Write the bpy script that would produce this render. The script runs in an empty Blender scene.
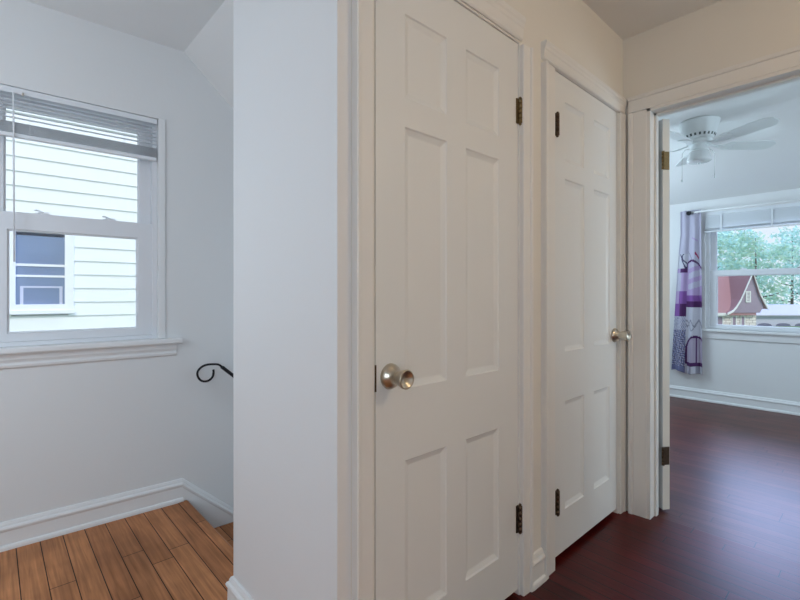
import bpy, bmesh, math, random
from math import pi, sin, cos, tan, radians
from mathutils import Vector, Matrix

random.seed(7)
S = bpy.context.scene
COL = S.collection

# ------------------------------------------------------------------ materials
def new_mat(name):
    m = bpy.data.materials.new(name); m.use_nodes = True
    nt = m.node_tree
    return m, nt, nt.nodes['Principled BSDF']

def simple(name, col, rough=.5, metal=0., spec=.5, bump=0., scale=40., var=0.):
    m, nt, p = new_mat(name)
    p.inputs['Base Color'].default_value = (*col, 1)
    p.inputs['Roughness'].default_value = rough
    p.inputs['Metallic'].default_value = metal
    p.inputs['Specular IOR Level'].default_value = spec
    tc = nt.nodes.new('ShaderNodeTexCoord')
    n = nt.nodes.new('ShaderNodeTexNoise'); n.inputs['Scale'].default_value = scale; n.inputs['Detail'].default_value = 4
    nt.links.new(tc.outputs['Object'], n.inputs['Vector'])
    if var:
        mx = nt.nodes.new('ShaderNodeMix'); mx.data_type = 'RGBA'
        mx.inputs[6].default_value = (*[c * (1 - var) for c in col], 1)
        mx.inputs[7].default_value = (*[min(1, c * (1 + var)) for c in col], 1)
        nt.links.new(n.outputs['Fac'], mx.inputs[0]); nt.links.new(mx.outputs[2], p.inputs['Base Color'])
    if bump:
        b = nt.nodes.new('ShaderNodeBump'); b.inputs['Strength'].default_value = bump; b.inputs['Distance'].default_value = .004
        nt.links.new(n.outputs['Fac'], b.inputs['Height']); nt.links.new(b.outputs['Normal'], p.inputs['Normal'])
    return m

def wood_floor(name, c1, c2, cdark, rough, gloss, width=.085, spec=.5, gap=.0016):
    m, nt, p = new_mat(name)
    N = nt.nodes.new; L = nt.links.new
    tc = N('ShaderNodeTexCoord'); sp = N('ShaderNodeSeparateXYZ'); cb = N('ShaderNodeCombineXYZ')
    L(tc.outputs['Object'], sp.inputs[0]); L(sp.outputs['X'], cb.inputs['Y'])
    dv = N('ShaderNodeMath'); dv.operation = 'DIVIDE'; dv.inputs[1].default_value = width; L(sp.outputs['X'], dv.inputs[0])
    fl = N('ShaderNodeMath'); fl.operation = 'FLOOR'; L(dv.outputs[0], fl.inputs[0])
    wn = N('ShaderNodeTexWhiteNoise'); wn.noise_dimensions = '1D'; L(fl.outputs[0], wn.inputs['W'])
    ad = N('ShaderNodeMath'); ad.operation = 'MULTIPLY_ADD'; ad.inputs[1].default_value = 2.3; L(wn.outputs['Value'], ad.inputs[0]); L(sp.outputs['Y'], ad.inputs[2])
    L(ad.outputs[0], cb.inputs['X'])
    br = N('ShaderNodeTexBrick'); br.offset = .37; br.offset_frequency = 2
    br.inputs['Color1'].default_value = (*c1, 1); br.inputs['Color2'].default_value = (*c2, 1)
    br.inputs['Mortar'].default_value = (*cdark, 1)
    br.inputs['Scale'].default_value = 1; br.inputs['Mortar Size'].default_value = gap
    br.inputs['Mortar Smooth'].default_value = .2; br.inputs['Bias'].default_value = -.1
    br.inputs['Brick Width'].default_value = 1.15; br.inputs['Row Height'].default_value = width
    L(cb.outputs[0], br.inputs['Vector'])
    mp = N('ShaderNodeMapping'); mp.inputs['Scale'].default_value = (70, 3.2, 1)
    L(tc.outputs['Object'], mp.inputs['Vector'])
    n = N('ShaderNodeTexNoise'); n.inputs['Scale'].default_value = 1; n.inputs['Detail'].default_value = 7; n.inputs['Distortion'].default_value = .6
    L(mp.outputs[0], n.inputs['Vector'])
    rp = N('ShaderNodeValToRGB'); rp.color_ramp.elements[0].position = .3; rp.color_ramp.elements[1].position = .75
    rp.color_ramp.elements[0].color = (.62, .58, .55, 1); rp.color_ramp.elements[1].color = (1.12, 1.12, 1.12, 1)
    L(n.outputs['Fac'], rp.inputs[0])
    n2 = N('ShaderNodeTexNoise'); n2.inputs['Scale'].default_value = 3.5; n2.inputs['Detail'].default_value = 3
    L(tc.outputs['Object'], n2.inputs['Vector'])
    r2 = N('ShaderNodeValToRGB'); r2.color_ramp.elements[0].position = .3; r2.color_ramp.elements[1].position = .7
    r2.color_ramp.elements[0].color = (.72, .7, .68, 1); r2.color_ramp.elements[1].color = (1.15, 1.15, 1.15, 1)
    L(n2.outputs['Fac'], r2.inputs[0])
    a = N('ShaderNodeMix'); a.data_type = 'RGBA'; a.blend_type = 'MULTIPLY'; a.inputs[0].default_value = 1
    b = N('ShaderNodeMix'); b.data_type = 'RGBA'; b.blend_type = 'MULTIPLY'; b.inputs[0].default_value = 1
    L(br.outputs['Color'], a.inputs[6]); L(rp.outputs[0], a.inputs[7]); L(a.outputs[2], b.inputs[6]); L(r2.outputs[0], b.inputs[7])
    L(b.outputs[2], p.inputs['Base Color'])
    bp = N('ShaderNodeBump'); bp.inputs['Strength'].default_value = .35; bp.inputs['Distance'].default_value = .003; bp.invert = True
    L(br.outputs['Fac'], bp.inputs['Height'])
    b2 = N('ShaderNodeBump'); b2.inputs['Strength'].default_value = .12; b2.inputs['Distance'].default_value = .002
    L(n.outputs['Fac'], b2.inputs['Height']); L(bp.outputs[0], b2.inputs['Normal'])
    L(b2.outputs[0], p.inputs['Normal'])
    p.inputs['Roughness'].default_value = rough
    p.inputs['Specular IOR Level'].default_value = spec
    p.inputs['Coat Weight'].default_value = gloss
    p.inputs['Coat Roughness'].default_value = rough * .8
    p.inputs['Coat IOR'].default_value = 1.6
    return m

def glass_mat(name, tint=(1, 1, 1), refl=.06):
    m = bpy.data.materials.new(name); m.use_nodes = True
    nt = m.node_tree; nt.nodes.clear(); N = nt.nodes.new
    o = N('ShaderNodeOutputMaterial'); mx = N('ShaderNodeMixShader'); t = N('ShaderNodeBsdfTransparent'); g = N('ShaderNodeBsdfGlossy')
    t.inputs[0].default_value = (*tint, 1); g.inputs['Roughness'].default_value = .02
    f = N('ShaderNodeFresnel'); f.inputs[0].default_value = 1.45
    nt.links.new(f.outputs[0], mx.inputs[0])
    nt.links.new(t.outputs[0], mx.inputs[1]); nt.links.new(g.outputs[0], mx.inputs[2]); nt.links.new(mx.outputs[0], o.inputs[0])
    return m

M = {}
M['wall'] = simple('wall_paint', (.80, .80, .80), .55, bump=.08, scale=60)
M['wall_hall'] = simple('hall_wall_paint', (.80, .775, .72), .55, bump=.08, scale=60)
M['ceil'] = simple('ceiling_paint', (.86, .86, .85), .8, bump=.1, scale=50)
M['trim'] = simple('trim_paint', (.82, .81, .785), .4, bump=.02, scale=25)
M['trim_white'] = simple('white_trim_paint', (.84, .84, .84), .35, bump=.05, scale=25)
M['door'] = simple('door_paint', (.80, .81, .80), .38, bump=.05, scale=22)
M['door_edge'] = simple('aged_door_edge_paint', (.76, .74, .68), .45, bump=.1, scale=22)
M['vinyl'] = simple('window_vinyl', (.80, .81, .84), .35)
M['blind'] = simple('blind_vinyl', (.82, .84, .87), .45)
M['floor_land'] = wood_floor('landing_floor_boards', (.63, .275, .118), (.43, .170, .070), (.05, .018, .009), .42, .03, .082, .14, .002)
M['floor_red_shaded'] = wood_floor('shaded_hall_floor_boards', (.105, .006, .0045), (.066, .0035, .0026), (.006, .001, .001), .40, .35, .062, .08, .0022)  # same boards as the bedroom's, with the hall's shade put into a darker colour
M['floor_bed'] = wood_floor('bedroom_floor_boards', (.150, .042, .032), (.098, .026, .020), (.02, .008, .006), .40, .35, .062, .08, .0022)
M['nickel'] = simple('satin_nickel', (.60, .55, .46), .28, 1.)
M['brass'] = simple('aged_brass', (.24, .18, .095), .45, 1., bump=.2, scale=200, var=.3)
M['bronze'] = simple('dark_bronze', (.12, .085, .06), .42, .9, bump=.2, scale=200, var=.3)
M['iron'] = simple('black_iron', (.012, .011, .014), .45, .3, bump=.2, scale=150)
M['dark'] = simple('closet_dark', (.10, .09, .08), .8)
M['fan'] = simple('fan_white', (.82, .85, .85), .4)
M['fan_glass'] = simple('frosted_shade', (.80, .82, .82), .25)
M['chain'] = simple('fan_chain', (.5, .5, .48), .35, .8)
M['slot'] = simple('fan_slot_dark', (.10, .12, .12), .7)
M['glass'] = glass_mat('window_glass')
M['siding'] = simple('aluminium_siding', (.84, .85, .81), .55)
M['ext_white'] = simple('exterior_white_paint', (.85, .85, .85), .5)
M['ext_glass'] = simple('neighbour_pane', (.20, .26, .38), .08, 0., .9)
M['shingle'] = simple('red_shingles', (.42, .23, .25), .85, bump=.5, scale=8, var=.2)
M['gable'] = simple('mauve_gable_siding', (.34, .27, .36), .7, var=.1, scale=5)
M['garage'] = simple('pale_garage_siding', (.56, .58, .70), .7)
M['garage_roof'] = simple('pale_grey_roof', (.50, .50, .58), .85, var=.1, scale=6)
M['arch_dark'] = simple('arched_door_paint', (.16, .17, .26), .6)
M['bark'] = simple('bark', (.12, .09, .07), .9, bump=.6, scale=10, var=.3)
M['lawn'] = simple('lawn_green', (.16, .25, .10), .9, var=.3, scale=2)
M['concrete'] = simple('driveway_concrete', (.42, .41, .39), .9, var=.1, scale=3)
M['grommet'] = simple('black_grommet', (.02, .02, .025), .35, .6)

def leaf_mat(name, col):
    m, nt, p = new_mat(name)
    p.inputs['Roughness'].default_value = .5
    p.inputs['Base Color'].default_value = (*col, 1)
    tl = nt.nodes.new('ShaderNodeBsdfTranslucent'); tl.inputs[0].default_value = (*[min(1, c * 1.2) for c in col], 1)
    mx = nt.nodes.new('ShaderNodeMixShader'); mx.inputs[0].default_value = .45
    o = nt.nodes['Material Output']
    nt.links.new(p.outputs[0], mx.inputs[1]); nt.links.new(tl.outputs[0], mx.inputs[2]); nt.links.new(mx.outputs[0], o.inputs[0])
    return m
M['leaf_a'] = leaf_mat('leaf_green', (.46, .62, .46))
M['leaf_b'] = leaf_mat('leaf_bluegreen', (.38, .58, .50))

def brick_mat():
    m, nt, p = new_mat('whitewashed_brick')
    tc = nt.nodes.new('ShaderNodeTexCoord'); sp = nt.nodes.new('ShaderNodeSeparateXYZ'); cb = nt.nodes.new('ShaderNodeCombineXYZ')
    nt.links.new(tc.outputs['Object'], sp.inputs[0]); nt.links.new(sp.outputs['X'], cb.inputs['X']); nt.links.new(sp.outputs['Z'], cb.inputs['Y'])
    br = nt.nodes.new('ShaderNodeTexBrick')
    br.inputs['Color1'].default_value = (.86, .82, .80, 1); br.inputs['Color2'].default_value = (.74, .68, .66, 1); br.inputs['Mortar'].default_value = (.42, .36, .36, 1)
    br.inputs['Scale'].default_value = 1; br.inputs['Brick Width'].default_value = .6; br.inputs['Row Height'].default_value = .24; br.inputs['Mortar Size'].default_value = .025
    nt.links.new(cb.outputs[0], br.inputs['Vector']); nt.links.new(br.outputs['Color'], p.inputs['Base Color'])
    p.inputs['Roughness'].default_value = .85
    return m
M['brick'] = brick_mat()

# ------------------------------------------------------------------ mesh helpers
class MB:
    def __init__(s): s.bm = bmesh.new(); s.smooth = set()
    def face(s, vs, mi=0, smooth=False):
        try:
            f = s.bm.faces.new(vs); f.material_index = mi; f.smooth = smooth; return f
        except ValueError: return None
    def box(s, a, b, mi=0):
        (x0, y0, z0), (x1, y1, z1) = a, b
        v = [s.bm.verts.new(c) for c in ((x0,y0,z0),(x1,y0,z0),(x1,y1,z0),(x0,y1,z0),(x0,y0,z1),(x1,y0,z1),(x1,y1,z1),(x0,y1,z1))]
        for q in ((0,3,2,1),(4,5,6,7),(0,1,5,4),(1,2,6,5),(2,3,7,6),(3,0,4,7)): s.face([v[i] for i in q], mi)
        return s
    def loft(s, rings, closed=True, caps=True, mi=0, smooth=False):
        R = [[s.bm.verts.new(p) for p in r] for r in rings]
        n = len(R[0])
        for a, b in zip(R, R[1:]):
            for i in range(n if closed else n - 1):
                j = (i + 1) % n
                s.face((a[i], a[j], b[j], b[i]), mi, smooth)
        if caps and closed: s.face(R[0][::-1], mi); s.face(R[-1], mi)
        return s
    def prism(s, poly, h0, h1, mi=0):          # polygon in xy, extruded along z
        return s.loft([[(x, y, h0) for x, y in poly], [(x, y, h1) for x, y in poly]], mi=mi)
    def tube(s, pts, r, n=10, mi=0, caps=True):
        pts = [Vector(p) for p in pts]; rings = []
        up = None
        for i, p in enumerate(pts):
            t = (pts[min(i + 1, len(pts) - 1)] - pts[max(i - 1, 0)]).normalized()
            if up is None:
                up = Vector((0, 0, 1)) if abs(t.z) < .9 else Vector((1, 0, 0))
            a = t.cross(up).normalized(); b = a.cross(t).normalized(); up = b
            rr = r[i] if isinstance(r, (list, tuple)) else r
            rings.append([p + a * rr * cos(2*pi*k/n) + b * rr * sin(2*pi*k/n) for k in range(n)])
        return s.loft(rings, caps=caps, mi=mi, smooth=True)
    def lathe(s, prof, c=(0, 0, 0), axis='z', n=32, mi=0, smooth=True):   # prof [(r, h)]
        rings = []
        for r, h in prof:
            ring = []
            for k in range(n):
                a = 2*pi*k/n; u, v = r*cos(a), r*sin(a)
                p = {'z': (u, v, h), 'y': (u, h, v), 'x': (h, u, v)}[axis]
                ring.append((p[0]+c[0], p[1]+c[1], p[2]+c[2]))
            rings.append(ring)
        return s.loft(rings, mi=mi, smooth=smooth)
    def obj(s, name, mats, parent=None, loc=None, rz=0, bevel=0, label=None, cat=None, group=None, kind=None, sharp=40):
        bm = s.bm
        bmesh.ops.remove_doubles(bm, verts=bm.verts, dist=1e-6)
        bmesh.ops.recalc_face_normals(bm, faces=bm.faces)
        me = bpy.data.meshes.new(name); bm.to_mesh(me); bm.free()
        o = bpy.data.objects.new(name, me); COL.objects.link(o)
        for m in (mats if isinstance(mats, (list, tuple)) else [mats]): me.materials.append(M[m] if isinstance(m, str) else m)
        if loc is not None: o.location = loc
        o.rotation_euler.z = rz
        if bevel:
            b = o.modifiers.new('bevel', 'BEVEL'); b.width = bevel; b.segments = 2; b.limit_method = 'ANGLE'; b.angle_limit = radians(sharp)
        if parent: o.parent = parent
        tag(o, label, cat, group, kind)
        return o

def tag(o, label=None, cat=None, group=None, kind=None):
    if label: o['label'] = label
    if cat: o['category'] = cat
    if group: o['group'] = group
    if kind: o['kind'] = kind
    return o

def empty(name, loc, label, cat, group=None, kind=None, rz=0):
    o = bpy.data.objects.new(name, None); COL.objects.link(o); o.location = loc; o.rotation_euler.z = rz
    o.empty_display_size = .05
    return tag(o, label, cat, group, kind)

def wall_grid(u0, u1, z0, z1, t0, t1, holes=(), axis='x'):
    """Connected wall slab with openings; u runs along the wall, t is its thickness."""
    us = sorted({u0, u1, *[v for h in holes for v in h[:2] if u0 < v < u1]})
    zs = sorted({z0, z1, *[v for h in holes for v in h[2:] if z0 < v < z1]})
    b = MB(); V = {}
    def P(u, t, z): return (u, t, z) if axis == 'x' else (t, u, z)
    def v(i, j, k):
        if (i, j, k) not in V: V[i, j, k] = b.bm.verts.new(P(us[i], (t0, t1)[k], zs[j]))
        return V[i, j, k]
    def solid(i, j):
        if not (0 <= i < len(us)-1 and 0 <= j < len(zs)-1): return False
        cu, cz = (us[i]+us[i+1])/2, (zs[j]+zs[j+1])/2
        return not any(h[0] < cu < h[1] and h[2] < cz < h[3] for h in holes)
    for i in range(len(us)-1):
        for j in range(len(zs)-1):
            if not solid(i, j): continue
            for k in (0, 1): b.face((v(i,j,k), v(i+1,j,k), v(i+1,j+1,k), v(i,j+1,k)))
            if not solid(i-1, j): b.face((v(i,j,0), v(i,j,1), v(i,j+1,1), v(i,j+1,0)))
            if not solid(i+1, j): b.face((v(i+1,j,0), v(i+1,j,1), v(i+1,j+1,1), v(i+1,j+1,0)))
            if not solid(i, j-1): b.face((v(i,j,0), v(i+1,j,0), v(i+1,j,1), v(i,j,1)))
            if not solid(i, j+1): b.face((v(i,j+1,0), v(i+1,j+1,0), v(i+1,j+1,1), v(i,j+1,1)))
    return b

def ST(b, name, mats, label, cat, **k):
    return b.obj(name, mats, kind='structure', label=label, cat=cat, **k)

# ------------------------------------------------------------------ layout numbers
CZ = 2.44                    # ceiling
YA = .918                    # closet wall face
XP = .633                    # pier face
YP = 1.56                    # pier far end
XB, XB2 = 2.42, 2.53         # bedroom door wall
XF = 5.5                     # far bedroom wall
RW = radians(-2.8)           # stair window wall runs a touch out of square
P0 = (0, 2.6196, 0)
def WW(s, n): return (P0[0] + cos(RW)*s - sin(RW)*n, P0[1] + sin(RW)*s + cos(RW)*n)
def wall_y(x): return WW(x/cos(RW), 0)[1]
NOSE = .79

# ------------------------------------------------------------------ floors
b = MB(); b.prism([(-2.3, -2.0), (1.0, -2.0), (1.0, YA+.05), (XP+.03, YA+.05), (XP+.03, YP-.02), (NOSE-.02, YP-.02), (NOSE-.02, wall_y(NOSE)+.02), (-2.3, wall_y(-2.3)+.02)], -.03, 0)
ST(b, 'floor_landing', 'floor_land', 'warm brown wooden floorboards of the landing at the stair head under the window', 'floor')
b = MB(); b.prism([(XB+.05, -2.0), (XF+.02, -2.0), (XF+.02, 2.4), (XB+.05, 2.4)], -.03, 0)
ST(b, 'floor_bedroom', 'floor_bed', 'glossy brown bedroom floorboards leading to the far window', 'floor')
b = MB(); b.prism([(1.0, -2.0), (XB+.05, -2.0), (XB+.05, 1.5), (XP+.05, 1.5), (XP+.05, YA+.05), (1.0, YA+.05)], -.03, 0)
ST(b, 'floor_hall', 'floor_red_shaded', 'floorboards of the hall in front of the closet doors, darkened red for shade', 'floor')

# stairs: rounded nosing on the landing, then treads and risers going down
b = MB()
def nose_profile(x, z): return [(x-.05, z), (x-.008, z), (x, z-.006), (x+.003, z-.014), (x, z-.022), (x-.008, z-.028), (x-.05, z-.028)]
y0 = YP + .004
b.loft([[(x, y, z) for x, z in nose_profile(NOSE, 0.0015)] for y in (y0, wall_y(NOSE)-.017)])
nz = b.obj('stair_nosing', 'floor_land', label='rounded brown nosing board at the top edge of the stairs', cat='stair', kind='structure')
RISE, RUN = .197, .245
steps = empty('stairs', (NOSE, YP, -.2), 'brown wooden stair flight descending behind the closet pier', 'stairs', kind='structure')
for i in range(1, 7):
    x0 = NOSE - .025 + (i-1)*RUN; x1 = x0 + RUN + .03
    if x0 > 2.35: break
    x1 = min(x1, 2.40)
    b = MB(); z = -RISE*i
    b.prism([(x0-NOSE, y0-YP), (x1-NOSE, y0-YP), (x1-NOSE, wall_y(x1)-.018-YP), (x0-NOSE, wall_y(x0)-.018-YP)], z-.028+.2, z+.2)
    b.obj('tread', 'floor_land', parent=steps, bevel=.006)
    b = MB(); b.prism([(x0-NOSE, y0-YP), (x0+.018-NOSE, y0-YP), (x0+.018-NOSE, wall_y(x0)-.018-YP), (x0-NOSE, wall_y(x0)-.018-YP)], z+.2, z+RISE-.028+.2)
    b.obj('riser', 'trim_white', parent=steps)

# ------------------------------------------------------------------ walls
# closet wall with two openings
D1 = (.749, 1.449, 0, 2.056)
D2 = (1.702, 2.356, 0, 2.052)
ST(wall_grid(XP+.041, XB, 0, CZ, YA, YA+.11, [D1, D2]), 'wall_closets', 'wall_hall', 'white wall holding the two closet doors side by side', 'wall')
# pier return wall, facing the stairs
b = MB(); b.prism([(XP, YA), (XP+.041, YA), (XP+.041, YA+.11), (XP+.09, YA+.11), (XP+.09, YP), (XP, YP)], 0, CZ)
ST(b, 'wall_pier', 'wall', 'smooth white end wall of the closets beside the stair landing', 'wall')
b = MB(); b.box((XP+.09, YP-.09, -1.4), (XB+.1, YP, CZ)); ST(b, 'wall_closet_back', 'wall', 'white back wall of the closets along the stairs', 'wall')
b = MB(); b.box((1.54, YA+.11, 0), (1.60, YP-.09, CZ)); ST(b, 'wall_closet_divider', 'dark', 'partition between the two closets', 'wall')
# window wall of the stair landing
WH = (-.055, .650, .862, 2.043)
ST(wall_grid(-2.4, 2.6, -1.4, 2.75, 0, .17, [WH]), 'wall_window', 'wall', 'white wall with the landing window above the stairs', 'wall', loc=P0, rz=RW)
b = MB(); b.box((2.40, YP, -1.4), (2.46, wall_y(2.4)+.02, CZ)); ST(b, 'wall_stair_end', 'wall', 'white wall closing the stairwell', 'wall')
# bedroom door wall
DO = (.04, .800, 0, 2.045)
ST(wall_grid(-2.0, 2.35, 0, CZ, XB, XB2, [DO], axis='y'), 'wall_bedroom_door', 'wall_hall', 'white wall around the open bedroom doorway', 'wall')
# far bedroom wall with its window
FW = (.18, 1.262, .757, 1.945)
ST(wall_grid(-2.0, 2.35, 0, 2.5, XF, XF+.16, [FW], axis='y'), 'wall_bedroom_far', 'wall', 'pale far bedroom wall with the curtained window', 'wall')
b = MB(); b.box((XB2, 2.3, 0), (XF, 2.4, 2.5)); ST(b, 'wall_bedroom_left', 'wall', 'pale bedroom side wall past the open door', 'wall')
b = MB(); b.box((-2.3, -2.1, 0), (XF+.16, -2.0, 2.5)); ST(b, 'wall_back', 'wall', 'white wall behind the viewer', 'wall')
b = MB(); b.box((-2.4, -2.1, 0), (-2.3, wall_y(-2.35)+.02, 2.6)); ST(b, 'wall_left', 'wall', 'white side wall of the landing beyond the window', 'wall')
# ceilings
b = MB()
b.prism([(-2.4, -2.1), (XB2, -2.1), (XB2, YP), (.775, YP), (.775, wall_y(.775)+.05), (-2.4, wall_y(-2.4)+.05)], CZ, CZ+.1)
ST(b, 'ceiling_hall', 'ceil', 'white hall ceiling meeting the tops of the walls', 'ceiling')
b = MB(); x1, z1 = 2.5, CZ - (2.5-.775)*.92
b.loft([[(.775, y, CZ), (.775, y, CZ+.1), (1.0, y, CZ+.1), (x1, y, z1+.25), (x1, y, z1)] for y in (YP-.02, wall_y(.775)+.05)])
ST(b, 'ceiling_stair_slope', 'ceil', 'sloping white ceiling over the descending stairs', 'ceiling')
b = MB(); XC = 4.14; ZF = 2.10
b.loft([[(XB2, y, CZ), (XC-.12, y, CZ), (XC, y, CZ-.012), (XC+.12, y, CZ-.045), (XF+.05, y, ZF-.015), (XF+.05, y, CZ+.1), (XB2, y, CZ+.1)] for y in (-2.1, 2.4)])
ST(b, 'ceiling_bedroom', 'ceil', 'white bedroom ceiling that slopes down toward the far window', 'ceiling')

# ------------------------------------------------------------------ baseboards
BB = [(0, 0), (.026, 0), (.026, .010), (.023, .018), (.016, .022), (.015, .078), (.019, .084), (.021, .092), (.018, .099), (.012, .103), (.011, .109), (.007, .118), (0, .120)]
def base_run(b, pts):
    """pts: xy polyline; profile stands to the right of the travel direction; mitred at corners."""
    rings = []
    for i, p in enumerate(pts):
        p = Vector((*p, 0))
        d1 = (Vector((*pts[i], 0)) - Vector((*pts[i-1], 0))).normalized() if i else None
        d2 = (Vector((*pts[i+1], 0)) - Vector((*pts[i], 0))).normalized() if i < len(pts)-1 else None
        n1 = Vector((d1.y, -d1.x, 0)) if d1 else None; n2 = Vector((d2.y, -d2.x, 0)) if d2 else None
        if n1 and n2:
            m = (n1+n2).normalized(); m = m / max(.2, m.dot(n1))
        else: m = n1 or n2
        rings.append([(p.x+m.x*o, p.y+m.y*o, z) for o, z in BB])
    b.loft(rings)
a, c = WW(-2.3, 0), WW(NOSE-.02, 0)
b = MB(); base_run(b, [WW(-2.28, 0), WW(NOSE-.022, 0)])
ST(b, 'baseboard_window_wall', 'trim_white', 'white moulded baseboard along the landing floor under the window', 'baseboard')
b = MB(); base_run(b, [(XP+.14, YP), (XP, YP), (XP, YA+.0)])
ST(b, 'baseboard_pier', 'trim_white', 'white moulded baseboard wrapping the foot of the closet pier', 'baseboard')
b = MB(); base_run(b, [(1.507, YA), (1.600, YA)])
ST(b, 'baseboard_closets', 'trim', 'short white baseboard piece between the two closet door casings', 'baseboard')
BBs = BB
b = MB(); base_run(b, [(XF, 2.29), (XF, -1.99)])
ST(b, 'baseboard_bedroom', 'trim_white', 'long white baseboard under the bedroom window', 'baseboard')
# stair skirt board, sloping down the window wall
b = MB(); k = -.9; d0 = .120
def sk(s, dz, t): return (s, -t, dz)
prof = [(0, -.34), (.016, -.34), (.015, -.042), (.019, -.036), (.021, -.028), (.018, -.021), (.012, -.017), (.011, -.011), (.007, -.002), (0, 0)]
s0 = NOSE - .022
b.loft([[(s, -t, d0 + k*(s-s0) + dz*(1.33 if dz < -.2 else 1.2)) for t, dz in prof] for s in (s0, 2.3)])
ST(b, 'trim_stair_skirt', 'trim_white', 'sloping white skirt board following the stairs down the window wall', 'trim', loc=P0, rz=RW)

# ------------------------------------------------------------------ door casings
CAS = [(0, 0), (0, .013), (.003, .016), (.040, .0175), (.044, .0175), (.047, .0235), (.056, .0255), (.060, .0235), (.060, 0)]
CASH = [(0, 0), (0, .006), (.004, .011), (.010, .013), (.030, .015), (.034, .018), (.042, .020), (.047, .024), (.056, .026), (.060, .024), (.060, 0)]
def cas_v(b, x_in, x_out, z0, z1, yw, prof=CAS, depth=1.):
    w = (x_out - x_in) / .060
    b.loft([[(x_in + u*w, yw - t*depth, z) for u, t in prof] for z in (z0, z1)])
def cas_h(b, z_in, z_out, xa, xb, yw, prof=CAS, depth=1.):
    w = (z_out - z_in) / .060
    b.loft([[(x, yw - t*depth, z_in + u*w) for u, t in prof] for x in (xa, xb)])
def casing(name, label, rows, mat='trim', rot=False, extra=None):
    t = empty(name, rows[0][2], label, 'door casing', kind='structure')
    for kind, args, org in rows:
        b = MB(); (cas_v if kind == 'v' else cas_h)(b, *args)
        nm = 'side_casing' if kind == 'v' else 'head_casing'
        o = b.obj(nm, mat)
        if rot: o.matrix_world = Matrix.Translation((XB, 0, 0)) @ Matrix.Rotation(-pi/2, 4, 'Z')
        o.parent = t; o.matrix_parent_inverse = Matrix.Translation(t.location).inverted()
    return t
casing('trim_1', 'cream painted casing boards framing the larger closet door near the pier', [
    ('v', (.735, .677, 0, 2.058, YA), (.715, YA, 0)),
    ('v', (1.452, 1.507, 0, 2.046, YA), 0),
    ('h', (2.060, 2.142, .677, 1.455, YA, CASH, .9), 0)])
casing('trim_2', 'cream painted casing boards framing the smaller closet door in the hall corner', [
    ('v', (1.688, 1.602, 0, 2.036, YA, CAS, 1.0), (1.65, YA, 0)),
    ('v', (2.359, 2.414, 0, 2.045, YA, CAS, .7), 0),
    ('h', (2.050, 2.118, 1.602, 2.415, YA, CASH, 1.), 0)])
# bedroom doorway: local x = -(world y); profile towards the hall (-x)
casing('trim_3', 'cream painted casing boards framing the open bedroom doorway', [
    ('v', (-.800, -.886, 0, 2.040, 0, CAS, .9), (XB, .8, 0)),
    ('v', (-.040, .046, 0, 2.040, 0, CAS, .9), 0),
    ('h', (2.043, 2.122, -.886, .046, 0, CAS, 1.), 0)], rot=True)
# jambs
def jamb_set(name, label, x0, x1, ztop, y0, y1, mat='trim'):
    b = MB(); t = .003
    b.box((x0, y0, 0), (x0+t, y1, ztop)); b.box((x1-t, y0, 0), (x1, y1, ztop)); b.box((x0, y0, ztop-t), (x1, y1, ztop))
    # door stops the leaf closes against
    b.box((x0, y1-.012, 0), (x0+.008, y1, ztop)); b.box((x1-.014, y0+.052, 0), (x1, y1, ztop)); b.box((x0, y0+.052, ztop-.016), (x1, y1, ztop))
    return ST(b, name, mat, label, 'door jamb')
jamb_set('trim_4', 'painted jamb lining the larger closet doorway', D1[0], D1[1], D1[3], YA, YA+.11)
jamb_set('trim_5', 'painted jamb lining the smaller closet doorway', D2[0], D2[1], D2[3], YA, YA+.11)
b = MB()
jx0, jx1 = XB-.012, XB2
b.box((jx0, .785, 0), (jx1, .800, 2.045)); b.box((jx0, .040, 0), (jx1, .055, 2.045)); b.box((jx0, .040, 2.030), (jx1, .800, 2.045))
b.box((XB+.045, .775, 0), (XB+.075, .786, 2.031)); b.box((XB+.045, .054, 0), (XB+.075, .065, 2.031)); b.box((XB+.045, .054, 2.02), (XB+.075, .786, 2.031))
ST(b, 'trim_6', 'trim', 'painted jamb lining the open bedroom doorway', 'door jamb')

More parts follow.
